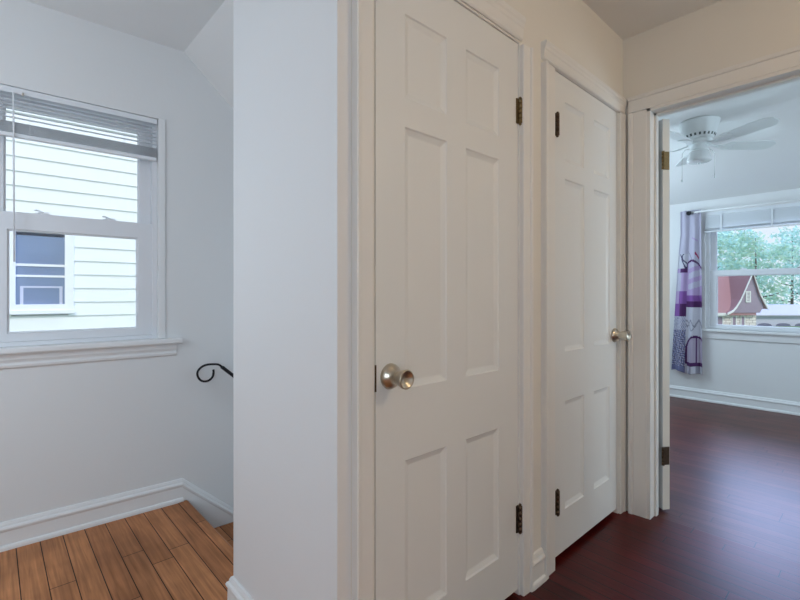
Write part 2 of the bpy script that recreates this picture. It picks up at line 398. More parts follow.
# ------------------------------------------------------------------ six panel doors
def door_leaf(w, h, th, cols, rows, rec=.010, bev=.021):
    """leaf from (0,0,0) to (w, th, h), front at y=0, recessed panels on both faces."""
    b = MB()
    xs = sorted({0, w, *[v for c in cols for v in c]}); zs = sorted({0, h, *[v for r in rows for v in r]})
    for side in (0, 1):
        yf = 0 if side == 0 else th; sg = 1 if side == 0 else -1
        V = {}
        def v(x, z, d=0.):
            key = (round(x, 5), round(z, 5), d)
            if key not in V: V[key] = b.bm.verts.new((x, yf + sg*d, z))
            return V[key]
        for i in range(len(xs)-1):
            for j in range(len(zs)-1):
                xa, xb, za, zb = xs[i], xs[i+1], zs[j], zs[j+1]
                pan = (xa, xb) in cols and (za, zb) in rows
                if not pan:
                    b.face((v(xa,za), v(xb,za), v(xb,zb), v(xa,zb)))
                else:
                    loops = [(0, 0.), (.004, .004), (bev-.004, rec-.001), (bev, rec)]
                    for (o1, q1), (o2, q2) in zip(loops, loops[1:]):
                        A = [(xa+o1, za+o1), (xb-o1, za+o1), (xb-o1, zb-o1), (xa+o1, zb-o1)]
                        B = [(xa+o2, za+o2), (xb-o2, za+o2), (xb-o2, zb-o2), (xa+o2, zb-o2)]
                        for q in range(4):
                            r = (q+1) % 4
                            b.face((v(*A[q], q1), v(*A[r], q1), v(*B[r], q2), v(*B[q], q2)))
                    b.face((v(xa+bev,za+bev,rec), v(xb-bev,za+bev,rec), v(xb-bev,zb-bev,rec), v(xa+bev,zb-bev,rec)))
    e = [b.bm.verts.new(p) for p in ((0,0,0),(w,0,0),(w,th,0),(0,th,0),(0,0,h),(w,0,h),(w,th,h),(0,th,h))]
    for q in ((0,3,2,1),(4,5,6,7),(1,2,6,5),(3,0,4,7)): b.face([e[i] for i in q], 1)
    return b

def knob(parent, x, z, y=0., sgn=-1, mat='nickel'):
    b = MB()
    pr = [(0, 0), (.035, 0), (.036, .002), (.0355, .005), (.033, .010), (.027, .015), (.021, .019), (.0185, .023), (.0175, .028), (.0178, .033),
          (.0195, .036), (.0205, .038), (.0205, .040), (.0200, .042), (.0215, .046), (.0255, .060), (.0265, .066), (.026, .069), (.024, .070), (.021, .0685), (.016, .064), (.010, .061), (.004, .060), (0.0005, .060)]
    b.lathe([(max(r, .0004), h*sgn) for r, h in pr], (x, y, z), 'y', 36)
    return b.obj('door_knob', mat, parent=parent, label='satin nickel round knob with dished end')

def hinge(parent, x, y, z, mat, h=.092, leaf=0, label=None):
    b = MB()
    r = .0080; n = 5; g = h / n
    for i in range(n):
        z0 = z - h/2 + i*g
        b.lathe([(.0005, z0+.0004), (r, z0+.0006), (r, z0+g-.0006), (.0005, z0+g-.0004)], (x, y, 0), 'z', 14)
    b.lathe([(.0005, z+h/2), (.005, z+h/2+.0005), (.0055, z+h/2+.004), (.002, z+h/2+.007), (.0005, z+h/2+.007)], (x, y, 0), 'z', 12)
    b.lathe([(.0005, z-h/2-.007), (.002, z-h/2-.007), (.0055, z-h/2-.004), (.005, z-h/2-.0005), (.0005, z-h/2)], (x, y, 0), 'z', 12)
    b.box((x-.010, y+.003, z-h/2), (x+.010, y+.006, z+h/2))
    if leaf: b.box((min(x, x+leaf), y+.004, z-h/2), (max(x, x+leaf), y+.0075, z+h/2))
    return b.obj('hinge', mat, parent=parent, label=label)

YD = .924
def six_panel(name, x0, x1, z0, z1, cols, rows, label):
    w, h = x1-x0, z1-z0
    b = door_leaf(w, h, .036, [(p-x0, q-x0) for p, q in cols], [(p-z0, q-z0) for p, q in rows])
    return b.obj(name, ['door', 'door_edge'], loc=(x0, YD, z0), kind='structure', label=label, cat='door')
C1 = [(.869, 1.049), (1.142, 1.327)]
door1 = six_panel('door_1', .7605, 1.446, .020, 2.052, C1, [(.183, .645), (.850, 1.597), (1.680, 1.920)],
                  'larger white six panel closet door with brass hinges beside the pier')
knob(door1, .812-.7605, .893-.02)
hinge(door1, 1.449-.7605, -.008, 1.800-.02, 'brass', leaf=-.016, label='aged brass hinge at the top')
hinge(door1, 1.449-.7605, -.008, .284-.02, 'bronze', h=.100, leaf=-.016, label='dark bronze hinge at the bottom')
b = MB(); b.box((-.003, -.0015, .873-.036), (.002, .006, .873+.036)); b.box((-.0045, .002, .873-.012), (-.002, .010, .873+.012))
b.obj('latch_plate', 'bronze', parent=door1, label='dark latch plate')
C2 = [(1.808, 1.990), (2.091, 2.266)]
door2 = six_panel('door_2', 1.7085, 2.3505, .026, 2.047, C2, [(.200, .662), (.874, 1.613), (1.690, 1.942)],
                  'smaller white six panel closet door in the hall corner with dark hinges')
knob(door2, 2.322-1.7085, .912-.026)
hinge(door2, 0.0135, -.012, 1.820-.026, 'bronze', leaf=.016, label='dark bronze hinge')
hinge(door2, 0.0165, -.012, .258-.026, 'bronze', h=.10, leaf=.014, label='dark bronze hinge')
# bedroom door, swung open past square behind the jamb
ang = radians(55)
b = door_leaf(.740, 2.005, .038, [(.11, .32), (.42, .63)], [(.18, .64), (.84, 1.58), (1.66, 1.90)])
door3 = b.obj('door_3', ['door', 'door_edge'], loc=(2.568, .7455, .014), rz=ang, kind='structure',
              label='white bedroom door swung wide open, seen edge on at the doorway jamb', cat='door')
for zz in (1.790, .276):
    b = MB()
    h = .092
    b.box((-.0025, .003, zz-h/2), (.0005, .038, zz+h/2))                       # leaf on the door edge
    n = 5; g = h/n
    for i in range(n):
        z0 = zz-h/2+i*g
        b.lathe([(.0005, z0+.0004), (.0068, z0+.0006), (.0068, z0+g-.0006), (.0005, z0+g-.0004)], (-.0065, .0425, 0), 'z', 14)
    b.box((-.016, .0415, zz-h/2), (-.006, .0445, zz+h/2))
    b.obj('hinge', 'brass' if zz > 1 else 'bronze', parent=door3, label='aged brass hinge at the top' if zz > 1 else 'dark bronze hinge at the bottom')
knob(door3, .68, .90); knob(door3, .68, .90, .038, 1)

# ------------------------------------------------------------------ landing window
def frame_loop(b, u0, u1, z0, z1, wl, wr, wb, wt, t0, t1, mi=0):
    """rectangular picture-frame solid in x/z, thickness t0..t1 along y"""
    O = [(u0, z0), (u1, z0), (u1, z1), (u0, z1)]; I = [(u0+wl, z0+wb), (u1-wr, z0+wb), (u1-wr, z1-wt), (u0+wl, z1-wt)]
    vo = [[b.bm.verts.new((x, t, z)) for x, z in O] for t in (t0, t1)]; vi = [[b.bm.verts.new((x, t, z)) for x, z in I] for t in (t0, t1)]
    for q in range(4):
        r = (q+1) % 4
        b.face((vo[0][q], vo[0][r], vi[0][r], vi[0][q]), mi); b.face((vo[1][q], vo[1][r], vi[1][r], vi[1][q]), mi)
        b.face((vo[0][q], vo[0][r], vo[1][r], vo[1][q]), mi); b.face((vi[0][q], vi[0][r], vi[1][r], vi[1][q]), mi)
    return b

def sash_lock(parent, x, y, z):
    b = MB()
    b.box((x-.026, y-.014, z), (x+.026, y+.014, z+.005))
    b.lathe([(.0005, z+.005), (.011, z+.005), (.010, z+.012), (.0005, z+.013)], (x-.006, y, 0), 'z', 14)
    b.tube([(x-.006, y, z+.010), (x-.012, y-.002, z+.015), (x-.022, y-.004, z+.018), (x-.030, y-.005, z+.016)], [.004, .004, .004, .003], 8)
    b.box((x+.006, y-.008, z+.004), (x+.022, y+.008, z+.011))
    return b.obj('sash_lock', 'vinyl', parent=parent, label='small grey cam lock')

def dh_window(name, label, loc, rz, u0, u1, z0, z1, zm, fw, g_up, g_lo, locks, apron=True, sill=None, n0=.03):
    """double hung window in local x (along wall), y into the wall. g_*: glass (u0,u1,z0,z1)."""
    b = MB(); frame_loop(b, u0, u1, z0, z1, fw, fw, fw*.9, fw*.9, n0, n0+.10)
    w = b.obj(name, 'vinyl', loc=loc, rz=rz, kind='structure', label=label, cat='window', bevel=.002)
    # upper sash sits further out
    for nm, g, t0, t1, zz0, zz1 in (('upper_sash', g_up, n0+.052, n0+.088, zm-.005, z1-fw*.9), ('lower_sash', g_lo, n0+.012, n0+.048, z0+fw*.9, zm+.030)):
        a0, a1 = u0+fw-.001, u1-fw+.001
        b = MB(); frame_loop(b, a0, a1, zz0, zz1, g[0]-a0, a1-g[1], g[2]-zz0, zz1-g[3], t0, t1)
        frame_loop(b, g[0]-.004, g[1]+.004, g[2]-.004, g[3]+.004, .004+.006, .006+.004, .010, .010, (t0+t1)/2-.009, (t0+t1)/2+.009)
        s = b.obj(nm, 'vinyl', parent=w, bevel=.003)
        b = MB(); tm = (t0+t1)/2
        b.box((g[0]-.001, tm-.0015, g[2]-.001), (g[1]+.001, tm+.0015, g[3]+.001)); b.obj('glass_pane', 'glass', parent=s)
        if nm == 'lower_sash':
            for lx in locks: sash_lock(s, lx, t0+.018, zz1)
    return w

# wall face is local y=0, room is -y
win1 = dh_window('window_1', 'white double hung landing window looking onto the neighbouring house', P0, RW,
                 -.055, .650, .884, 2.043, 1.462, .022,
                 (.040, .577, 1.492, 1.985), (.053, .5635, .942, 1.412), (.177, .441))
b = MB()
stool = [(-.045, .8585), (-.048, .864), (-.048, .878), (-.044, .885), (.030, .885), (.030, .8585)]
b.loft([[(s, n, z) for n, z in stool] for s in (-.17, .757)])
b.obj('window_sill', 'trim_white', parent=win1)
b = MB(); ap = [(0, .790), (-.006, .790), (-.013, .796), (-.015, .806), (-.011, .813), (-.011, .818), (-.017, .830), (-.018, .8585), (0, .8585)]
b.loft([[(s, n, z) for n, z in ap] for s in (-.15, .736)])
b.obj('window_apron', 'trim_white', parent=win1)
b = MB()
for s0_, s1_ in ((.650, .682), (-.087, -.055)): b.box((s0_, -.011, .8855), (s1_, .001, 2.043))
o = b.obj('window_casing', 'trim_white', parent=win1, bevel=.003)

# blind on the landing window: raised, slats bunched near the top
def slat(b, u0, u1, y, z, w=.025, tilt=.25, t=.0011):
    prof = []
    for k in range(6):
        q = -w/2 + w*k/5; prof.append((q*cos(tilt), q*sin(tilt) + .0022*(1-(2*k/5-1)**2)))
    r = prof + [(p, z_-t) for p, z_ in prof[::-1]]
    b.loft([[(u, y+p, z+q) for p, q in r] for u in (u0, u1)])
bl = empty('window_blind', (*WW(.30, .0), 1.9), 'white mini blind pulled up to the top of the landing window', 'blind', rz=RW)
def LB(b, nm, mat='blind', **k): return b.obj(nm, mat, parent=bl, **k)
ua, ub = -.348, .346
b = MB(); b.box((ua, .004, 2.040-.026-1.9), (ub, .029, 2.041-1.9)); LB(b, 'head_rail', bevel=.002)
b = MB()
for i in range(6): slat(b, ua+.003, ub-.003, .016, 2.004-1.9-.0190*i, tilt=.05)
for i in range(13): slat(b, ua+.003, ub-.003, .016, 1.886-1.9-.0036*i, tilt=.0)
LB(b, 'slats')
b = MB(); b.box((ua+.002, .002, 1.820-1.9), (ub-.002, .028, 1.8375-1.9)); LB(b, 'bottom_rail', bevel=.003)
for lx in (-.17, .2):
    b = MB(); b.tube([(lx, .003, 2.02-1.9), (lx, .003, 1.83-1.9)], .0009, 6); b.tube([(lx, .029, 2.02-1.9), (lx, .029, 1.83-1.9)], .0009, 6); LB(b, 'ladder_cord')
b = MB(); b.tube([(.074-.30, -.006, 2.012-1.9), (.074-.30, -.010, 1.99-1.9), (.077-.30, -.012, 1.262-1.9)], .0038, 6); LB(b, 'tilt_wand')
b = MB(); b.tube([(.106-.30, .003, 2.02-1.9), (.106-.30, -.004, 2.02-1.9), (.106-.30, -.006, 2.006-1.9)], .003, 6); LB(b, 'wand_hook', 'nickel')

# ------------------------------------------------------------------ iron handrail on the window wall
rail = [(1.0056, .662), (.9536, .714), (.9355, .728), (.8995, .733), (.8685, .732), (.8434, .721), (.8264, .699), (.8284, .673), (.8434, .651), (.8645, .643), (.8865, .647), (.9045, .664), (.9095, .687), (.9085, .703)]
def smooth_pts(p, k=4):
    out = []
    for i in range(len(p)-1):
        a, b_, c_, d_ = p[max(i-1, 0)], p[i], p[i+1], p[min(i+2, len(p)-1)]
        for q in range(k):
            t = q/k
            out.append(tuple(.5*((2*b_[m]) + (c_[m]-a[m])*t + (2*a[m]-5*b_[m]+4*c_[m]-d_[m])*t*t + (3*b_[m]-a[m]-3*c_[m]+d_[m])*t**3) for m in range(len(b_))))
    return out + [p[-1]]
hr = empty('handrail', (*WW(.95, -.07), .7), 'black wrought iron stair handrail ending in a scroll', 'handrail', rz=RW)
b = MB(); b.tube([(s-.95, 0, z-.7) for s, z in smooth_pts(rail[1:])], .0058, 10); b.obj('scroll', 'iron', parent=hr)
b = MB(); dz = -.905
e0 = (.955-.95, .7125-.7); e1 = (2.25-.95, .7125-.7 + dz*(2.25-.955))
nx, nz_ = .67, .74
rings = []
for (sx, sz) in (e0, e1):
    rings.append([(sx + nx*o2, o1, sz + nz_*o2) for o1, o2 in ((-.014, -.0085), (.014, -.0085), (.016, 0), (.014, .0085), (-.014, .0085), (-.016, 0))])
b.loft(rings); b.obj('rail_bar', 'iron', parent=hr, bevel=.002)
for sx in (1.35, 2.05):
    zz = .7125 + dz*(sx-.955) - .7
    b = MB(); b.tube([(sx-.95, 0, zz-.008), (sx-.95, .006, zz-.04), (sx-.95, .03, zz-.06), (sx-.95, .066, zz-.062)], .006, 8)
    b.lathe([(.0005, .064), (.026, .064), (.026, .068), (.0005, .0695)], (sx-.95, 0, zz-.062), 'y', 18)
    b.obj('bracket', 'iron', parent=hr)

# ------------------------------------------------------------------ bedroom window, local x = -world y, local y = +world x
RZ = -pi/2
def bw(y): return -y
FL = (XF, 0, 0)
win2 = dh_window('window_2', 'white double hung bedroom window looking out on trees and a red roofed house', FL, RZ,
                 -1.262, -.18, .757, 1.945, 1.335, .030,
                 (-1.186, -.256, 1.352, 1.872), (-1.172, -.27, .800, 1.308), (-.95, -.50), n0=.02)
b = MB(); st2 = [(-.040, .731), (-.043, .737), (-.043, .750), (-.038, .757), (.03, .757), (.03, .731)]
b.loft([[(s, n, z) for n, z in st2] for s in (-1.325, -.115)]); b.obj('window_sill', 'trim_white', parent=win2)
b = MB(); b.loft([[(s, n, z) for n, z in [(0, .655), (-.008, .655), (-.014, .662), (-.016, .690), (-.016, .731), (0, .731)]] for s in (-1.30, -.14)]); b.obj('window_apron', 'trim_white', parent=win2)
b = MB()
for s0_, s1_ in ((-1.305, -1.262), (-.18, -.137)): b.box((s0_, -.014, .7575), (s1_, .001, 1.9449))
b.box((-1.305, -.014, 1.945), (-.137, .001, 1.992))
b.obj('window_casing', 'trim_white', parent=win2, bevel=.003)
bl = empty('window_blind', (XF-.016, .72, 1.85), 'white mini blind drawn up at the top of the bedroom window', 'blind', rz=RZ)
ua, ub = -.545, .545
b = MB(); b.box((ua, -.008, 1.935-1.85), (ub, .010, 1.965-1.85)); LB(b, 'head_rail', bevel=.002)
b = MB()
for i in range(8): slat(b, ua+.003, ub-.003, -.006, 1.925-1.85-.0165*i, tilt=.9)
for i in range(7): slat(b, ua+.003, ub-.003, -.006, 1.800-1.85-.0035*i, tilt=.0)
LB(b, 'slats')
b = MB(); b.box((ua+.002, -.018, 1.757-1.85), (ub-.002, .006, 1.773-1.85)); LB(b, 'bottom_rail', bevel=.003)
for lx in (-.40, 0, .40):
    b = MB(); b.box((lx-.006, -.0195, 1.755-1.85), (lx+.006, -.0175, 1.955-1.85)); LB(b, 'ladder_tape')

# curtain rod
rod = empty('curtain_rod', (XF-.085, .72, 1.975), 'thin pale curtain rod above the bedroom window', 'curtain rod')
b = MB(); b.tube([(0, .655, 0), (0, -.78, 0)], .010, 14); b.obj('rod', 'trim_white', parent=rod)
for sg in (1, -1):
    e_ = .650 if sg > 0 else -.775
    b = MB(); b.lathe([(.0005, e_), (.012, e_+sg*.001), (.014, e_+sg*.007), (.009, e_+sg*.013), (.017, e_+sg*.022), (.018, e_+sg*.030), (.012, e_+sg*.041), (.0005, e_+sg*.045)], (0, 0, 0), 'y', 18); b.obj('finial', 'grommet', parent=rod, label='small black end knob')
    b = MB(); b.tube([(0, sg*.60, -.010), (.03, sg*.60, -.016), (.083, sg*.60, -.016)], .005, 8); b.box((.080, sg*.60-.012, -.05), (.0845, sg*.60+.012, .02)); b.obj('bracket', 'trim_white', parent=rod)

# curtain with a printed purple pattern
PAL = {'lav': (.47, .45, .56), 'pale': (.54, .53, .60), 'lilac': (.42, .31, .52), 'purple': (.22, .085, .32), 'plum': (.075, .016, .10), 'red': (.30, .02, .09), 'blue': (.17, .18, .33), 'grey': (.27, .26, .32), 'inner': (.42, .36, .47), 'ink': (.06, .05, .11)}
keys = list(PAL)
cmats = [simple('curtain_' + k, v, .85, bump=.15, scale=300) for k, v in PAL.items()]
rnd = random.Random(3)
specks = [(rnd.random(), rnd.random()) for _ in range(90)]
def curtain_colour(u, v):
    # u 0 left .. 1 right, v 0 top .. 1 bottom
    if u < .42:                                              # the folded-back left side
        if v < .27: return 'lav'
        if .27 < v < .36: return 'ink' if abs((v-.27)*3 + .10 - u) < .03 or abs(u-.31-.12*sin(v*60)) < .035 else 'pale'
        if .36 < v < .385: return 'plum' if u > .15 else 'lilac'
        if v < .50: return 'lilac' if u > .2 else 'lav'
        if v < .58: return 'purple' if u > .15 else 'lilac'
        if v < .66: return 'plum' if u > .2 else 'purple'
        if v < .74: return 'pale' if (u*37 + v*90) % 2 > .7 else 'blue'
        return ['blue', 'lav', 'blue', 'ink', 'grey'][int((sin(u*140+v*310) + sin(v*190 - u*60) + 2)*1.24) % 5] if v < .97 else 'blue'
    w = (u-.42)/.58
    arc = .36 - .05*sin(pi*min(1, max(0, w*.75+.25)))
    if v < arc - .006:
        if abs(v-.285-.02*sin(w*9)) < .010 and .55 < w < .78: return 'red'
        if abs(v-(.25+.16*w)) < .004 and w < .45: return 'grey'
        if abs(v-.18-.05*(w-.5)) < .005 and .3 < w < .7: return 'lilac'
        return 'lav'
    if v < arc + .008: return 'plum'
    if v < .525: return 'lilac' if (v > .49 or w < .12) else ('lav' if sin(v*95+w*3) > -.2 else 'lilac')
    if v < .565: return 'purple'
    if v < .60: return 'plum'
    if v < .765:
        if abs(v-.70-.018*sin(w*14)) < .007 or abs(v-.715+.03*sin(w*9+1)) < .005: return 'grey'
        return 'pale'
    # arched door shape
    cx, rx, ry, vt, vb = .62, .60, .085, .860, .945
    dx = (w-cx)/rx
    inside = abs(dx) < 1 and v < vb and (v > vt or ((vt-v)/ry)**2 + dx*dx < 1)
    inn = abs(dx) < .86 and v < vb-.010 and (v > vt or ((vt-v)/(ry*.84))**2 + (dx/.86)**2 < 1)
    if inside and not inn: return 'plum'
    if inn: return 'plum' if abs(w-.66) < .025 else 'inner'
    if vb <= v < vb+.012 and w > .1: return 'plum'
    return 'pale' if v < .96 or sin(w*15) > 0 else 'grey'
NU, NV = 56, 190
b = MB(); grid = []
zt, zb = 2.000, .300
for j in range(NV+1):
    v = j/NV; row = []
    yl = 1.475 + .085*max(0, (v-.15)/.85)**.8; yr = 1.285 - .012*v
    for i in range(NU+1):
        u = i/NU
        y = yl + (yr-yl)*u
        amp = .020 + .012*v
        x = -.075 + amp*sin(u*2*pi*2.4 + .6) * (.75+.25*cos(v*3+u*5)) + .006*sin(u*31+v*4)*v
        z = zt + (zb-zt)*v + (.012*sin(u*9) - .03*u if v > .9 else 0) * (v-.9)*10
        row.append(b.bm.verts.new((x, y-1.39, z-1.1)))
    grid.append(row)
for j in range(NV):
    for i in range(NU):
        b.face((grid[j][i], grid[j][i+1], grid[j+1][i+1], grid[j+1][i]), keys.index(curtain_colour((i+.5)/NU, (j+.5)/NV)), True)
cur = empty('curtain', (XF, 1.39, 1.1), 'lavender curtain with a purple printed pattern hanging beside the bedroom window', 'curtain')
co = b.obj('curtain_panel', cmats, parent=cur)
so = co.modifiers.new('cloth', 'SOLIDIFY'); so.thickness = .0016
b = MB()
b.lathe([(.012, -.004), (.021, -.0045), (.023, 0), (.021, .0045), (.012, .004), (.012, -.004)], (-.112, 1.385-1.39, 1.966-1.1), 'x', 22)
b.obj('grommet', 'grommet', parent=cur, label='black metal grommet ring')

# ------------------------------------------------------------------ ceiling fan
FC = (4.0, .96, CZ)
fan = empty('ceiling_fan', FC, 'white flush mount ceiling fan with frosted light and pull chains', 'ceiling fan')
b = MB()
b.lathe([(.001, 0), (.128, 0), (.134, -.004), (.134, -.014), (.130, -.020), (.123, -.058), (.110, -.100), (.095, -.134), (.091, -.140), (.060, -.144), (.001, -.144)], n=48)
b.obj('motor_housing', 'fan', parent=fan)
b = MB()
for k in range(22):
    a = 2*pi*k/22
    c, s = cos(a), sin(a)
    r0, r1 = .1065, .0990; z0, z1 = -.1085, -.1255
    q = .0065
    pts = [(r0+.0015, -q), (r0+.0015, q), (r1+.0015, q), (r1+.0015, -q)]
    zz = [z0, z0, z1, z1]
    ring1 = [(c*p - s*t, s*p + c*t, z) for (p, t), z in zip(pts, zz)]
    ring2 = [(c*(p-.006) - s*t, s*(p-.006) + c*t, z+.004) for (p, t), z in zip(pts, zz)]
    b.loft([ring2, ring1])
b.obj('vent_slots', 'slot', parent=fan, label='dark vent slots')
b = MB(); b.lathe([(.001, -.142), (.082, -.142), (.085, -.148), (.085, -.164), (.078, -.172), (.050, -.176), (.001, -.176)], n=40); b.obj('flywheel', 'fan', parent=fan)
b = MB(); b.lathe([(.001, -.174), (.046, -.174), (.048, -.182), (.050, -.200), (.062, -.214), (.066, -.222), (.060, -.228), (.001, -.228)], n=36); b.obj('switch_housing', 'fan', parent=fan)
b = MB(); b.lathe([(.050, -.222), (.060, -.226), (.066, -.236), (.074, -.262), (.080, -.290), (.081, -.300), (.070, -.308), (.040, -.312), (.001, -.313)], n=40); b.obj('light_shade', 'fan_glass', parent=fan, label='frosted glass bowl shade')
b = MB(); b.lathe([(.001, -.310), (.010, -.311), (.012, -.318), (.006, -.326), (.001, -.328)], n=16); b.obj('finial', 'fan', parent=fan)
RB = .55
for k in range(5):
    a = radians(-117 + 72*k)
    ca, sa = cos(a), sin(a)
    tl = radians(-13)
    def X(r, t, z): return (ca*r - sa*t*cos(tl), sa*r + ca*t*cos(tl), z + t*sin(tl))
    zb_ = -.185
    out = [(.205, -.048), (.30, -.056), (.42, -.062), (.50, -.062), (.525, -.050), (RB, -.025), (RB, .025), (.525, .050), (.50, .062), (.42, .062), (.30, .056), (.205, .048)]
    b = MB(); b.loft([[X(r, t, zb_-.003) for r, t in out], [X(r, t, zb_+.003) for r, t in out]])
    bld = b.obj('blade', 'fan', parent=fan, bevel=.0015)
    b = MB()
    arm = [(.070, -.014), (.13, -.012), (.17, -.020), (.19, -.040), (.245, -.042), (.262, -.022), (.268, 0), (.262, .022), (.245, .042), (.19, .040), (.17, .020), (.13, .012), (.070, .014)]
    b.loft([[X(r, t, zb_-.009 + (.018 if r < .1 else 0)) for r, t in arm], [X(r, t, zb_-.004 + (.018 if r < .1 else 0)) for r, t in arm]])
    for rr, tt in ((.215, -.026), (.215, .026), (.250, 0)):
        p = X(rr, tt, zb_-.010); b.lathe([(.0005, -.002), (.005, -.001), (.006, .002), (.0005, .003)], p, 'z', 10)
    b.obj('blade_iron', 'fan', parent=bld)
for (ox, oy, L_) in ((.064, -.052, .17), (-.05, .062, .20)):
    b = MB()
    b.tube([(ox*.8, oy*.8, -.205), (ox*1.25, oy*1.25, -.212), (ox*1.5, oy*1.5, -.24), (ox*1.52, oy*1.52, -.24-L_)], .0018, 6)
    ch = b.obj('pull_chain', 'chain', parent=fan)
    b = MB(); b.lathe([(.0005, 0), (.004, -.003), (.0055, -.014), (.003, -.022), (.0005, -.023)], (ox*1.52, oy*1.52, -.238-L_), 'z', 12); b.obj('chain_pull', 'fan', parent=ch)

# ------------------------------------------------------------------ outside, landing side: neighbouring house
GZ = -2.2
nb = empty('neighbouring_house', (*WW(1.0, 5.4), GZ), 'neighbouring house with white lapped siding seen through the landing window', 'house', rz=RW)
lap, zref = .1995, 1.205
z_first = zref - math.floor((zref-GZ)/lap)*lap
NW = (-.055-1.0, .555-1.0, .955, 2.02)     # window opening, local u, z
us = [-7, NW[0]+.0, NW[1]-.0, 5]
b = MB()
zc = z_first
def course(b, u0, u1, z0, z1):
    b.loft([[(u, y, z-GZ) for y, z in ((-.024, z0), (-.024, z0+.004), (-.004, z1+.010), (.03, z1+.010), (.03, z0))] for u in (u0, u1)])
k = 0
while zc < 5.4:
    if zc+lap < NW[2] or zc > NW[3]: course(b, -7, 5, zc, zc+lap)
    else: course(b, -7, NW[0], zc, zc+lap); course(b, NW[1], 5, zc, zc+lap)
    zc += lap
b.obj('siding', 'siding', parent=nb)
b = MB(); b.box((-7, .04, -.0), (5, .10, NW[2]-GZ)); b.box((-7, .04, NW[3]-GZ), (5, .10, 7.6)); b.box((-7, .04, NW[2]-GZ), (NW[0], .10, NW[3]-GZ)); b.box((NW[1], .04, NW[2]-GZ), (5, .10, NW[3]-GZ))
b.box((-7, 4.0, 0), (5, 4.1, 7.6)); b.box((-7, .1, 0), (-6.9, 4.0, 7.6)); b.box((4.9, .1, 0), (5, 4.0, 7.6))
b.obj('wall', 'ext_white', parent=nb)
b = MB(); b.loft([[(u, y, z) for y, z in ((-.5, 7.5), (2.05, 9.4), (4.6, 7.5), (4.6, 7.6), (2.05, 9.5), (-.5, 7.6))] for u in (-7.3, 5.3)]); b.obj('roof', 'garage_roof', parent=nb)
b = MB(); frame_loop(b, NW[0]-.065, NW[1]+.07, NW[2]-.10-GZ, NW[3]+.09-GZ, .105, .105, .12, .11, -.045, .03)
b.box((NW[0]-.075, -.065, NW[2]-.115-GZ), (NW[1]+.08, -.03, NW[2]-.060-GZ))
wf = b.obj('window_frame', 'ext_white', parent=nb, bevel=.004)
gx0, gx1 = NW[0]+.036, NW[1]-.03
b = MB(); b.box((gx0, -.005, 1.355-GZ), (gx1, .03, 1.385-GZ)); b.box((gx0, -.005, 1.505-GZ), (gx1, .03, 1.540-GZ)); b.obj('meeting_rail', 'ext_white', parent=wf)
b = MB(); b.box((gx0-.01, .005, .96-GZ), (gx1+.01, .012, 1.93-GZ)); b.obj('window_pane', 'ext_glass', parent=wf)
b = MB(); frame_loop(b, gx0+.05, gx1-.03, .90-GZ, 1.23-GZ, .035, .035, .02, .025, -.001, .006); b.obj('lower_sash', 'garage', parent=wf)  # not a sash: this frame stands for a window reflected in the pane

b = MB()
b.prism([(-30, 2.9), (90, 2.9), (90, 60), (-30, 60)], GZ-.1, GZ)
b.prism([(XF+.3, -60), (90, -60), (90, 2.9), (XF+.3, 2.9)], GZ-.1, GZ)
b.obj('ground', 'lawn', kind='structure', label='green lawn outside around the houses', cat='ground')

# ------------------------------------------------------------------ outside, bedroom side
TH = radians(47.4)
HX, HY = cos(TH), sin(TH)                  # street direction axes of the houses opposite
def site(X, Dp): return (HX*Dp + HY*X, HY*Dp - HX*X)
def house_frame(name, X, Dp, label, cat): return empty(name, (*site(X, Dp), GZ), label, cat, rz=TH-pi/2)

h = house_frame('red_roofed_house', 29.3, 40, 'house with red shingle roof and a steep front gable beyond the bedroom window', 'house')
g0 = -GZ
eave = -.50+g0; gr = 2.66; apex = 3.10+g0
b = MB(); b.box((-9, .0, 0), (2.72, 5, eave)); b.obj('wall', 'brick', parent=h)
# main roof, ridge parallel to the front
b = MB()
b.loft([[(u, y, z) for y, z in ((-.35, eave-.10), (2.5, 3.3+g0), (5.35, eave-.10), (5.35, eave-.28), (2.5, 3.1+g0), (-.35, eave-.28))] for u in (-9.3, 2.45)])
b.obj('roof', 'shingle', parent=h)
# gable face
b = MB()
cu = [(-.10, eave-.05), (.45, eave+.42), (.85, eave+1.05), (1.25, eave+1.9), (1.95, apex-.12), (2.50, 1.2+g0), (3.05, .05+g0), (2.72, eave-.05)]
b.loft([[(u, y, z) for u, z in cu] for y in (-.42, -.30)])
b.obj('gable_wall', 'gable', parent=h)
# cross gable roof slopes running back to the main roof
def slope(b, line, y0, y1, t=.14):
    up = [(u, z) for u, z in line]; lo = [(u, z-t) for u, z in line[::-1]]
    b.loft([[(u, y, z) for u, z in up+lo] for y in (y0, y1)])
left = [(-.28, eave-.06), (.20, eave+.20), (.50, eave+.55), (.88, eave+1.16), (1.25, eave+1.98), (1.95, apex)]
right = [(1.95, apex), (2.55, 1.25+g0), (3.24, -.08+g0)]
b = MB(); slope(b, left, -.60, 3.0); slope(b, right, -.60, 3.0); b.obj('gable_roof', 'shingle', parent=h)
b = MB(); slope(b, [(u-.02, z+.01) for u, z in left], -.66, -.58, .20); slope(b, [(u+.02, z+.01) for u, z in right], -.66, -.58, .20); b.obj('barge_board', 'ext_white', parent=h)
b = MB(); b.box((-9.2, -.42, eave-.30), (-.20, -.34, eave-.06)); b.obj('gutter', 'ext_white', parent=h)
b = MB(); frame_loop(b, 1.42, 1.86, .38+g0, 1.38+g0, .07, .07, .07, .07, -.50, -.40)
for q in range(7): b.box((1.48, -.47, .46+g0+q*.125), (1.80, -.42, .52+g0+q*.125))
b.obj('gable_vent', 'ext_white', parent=h)
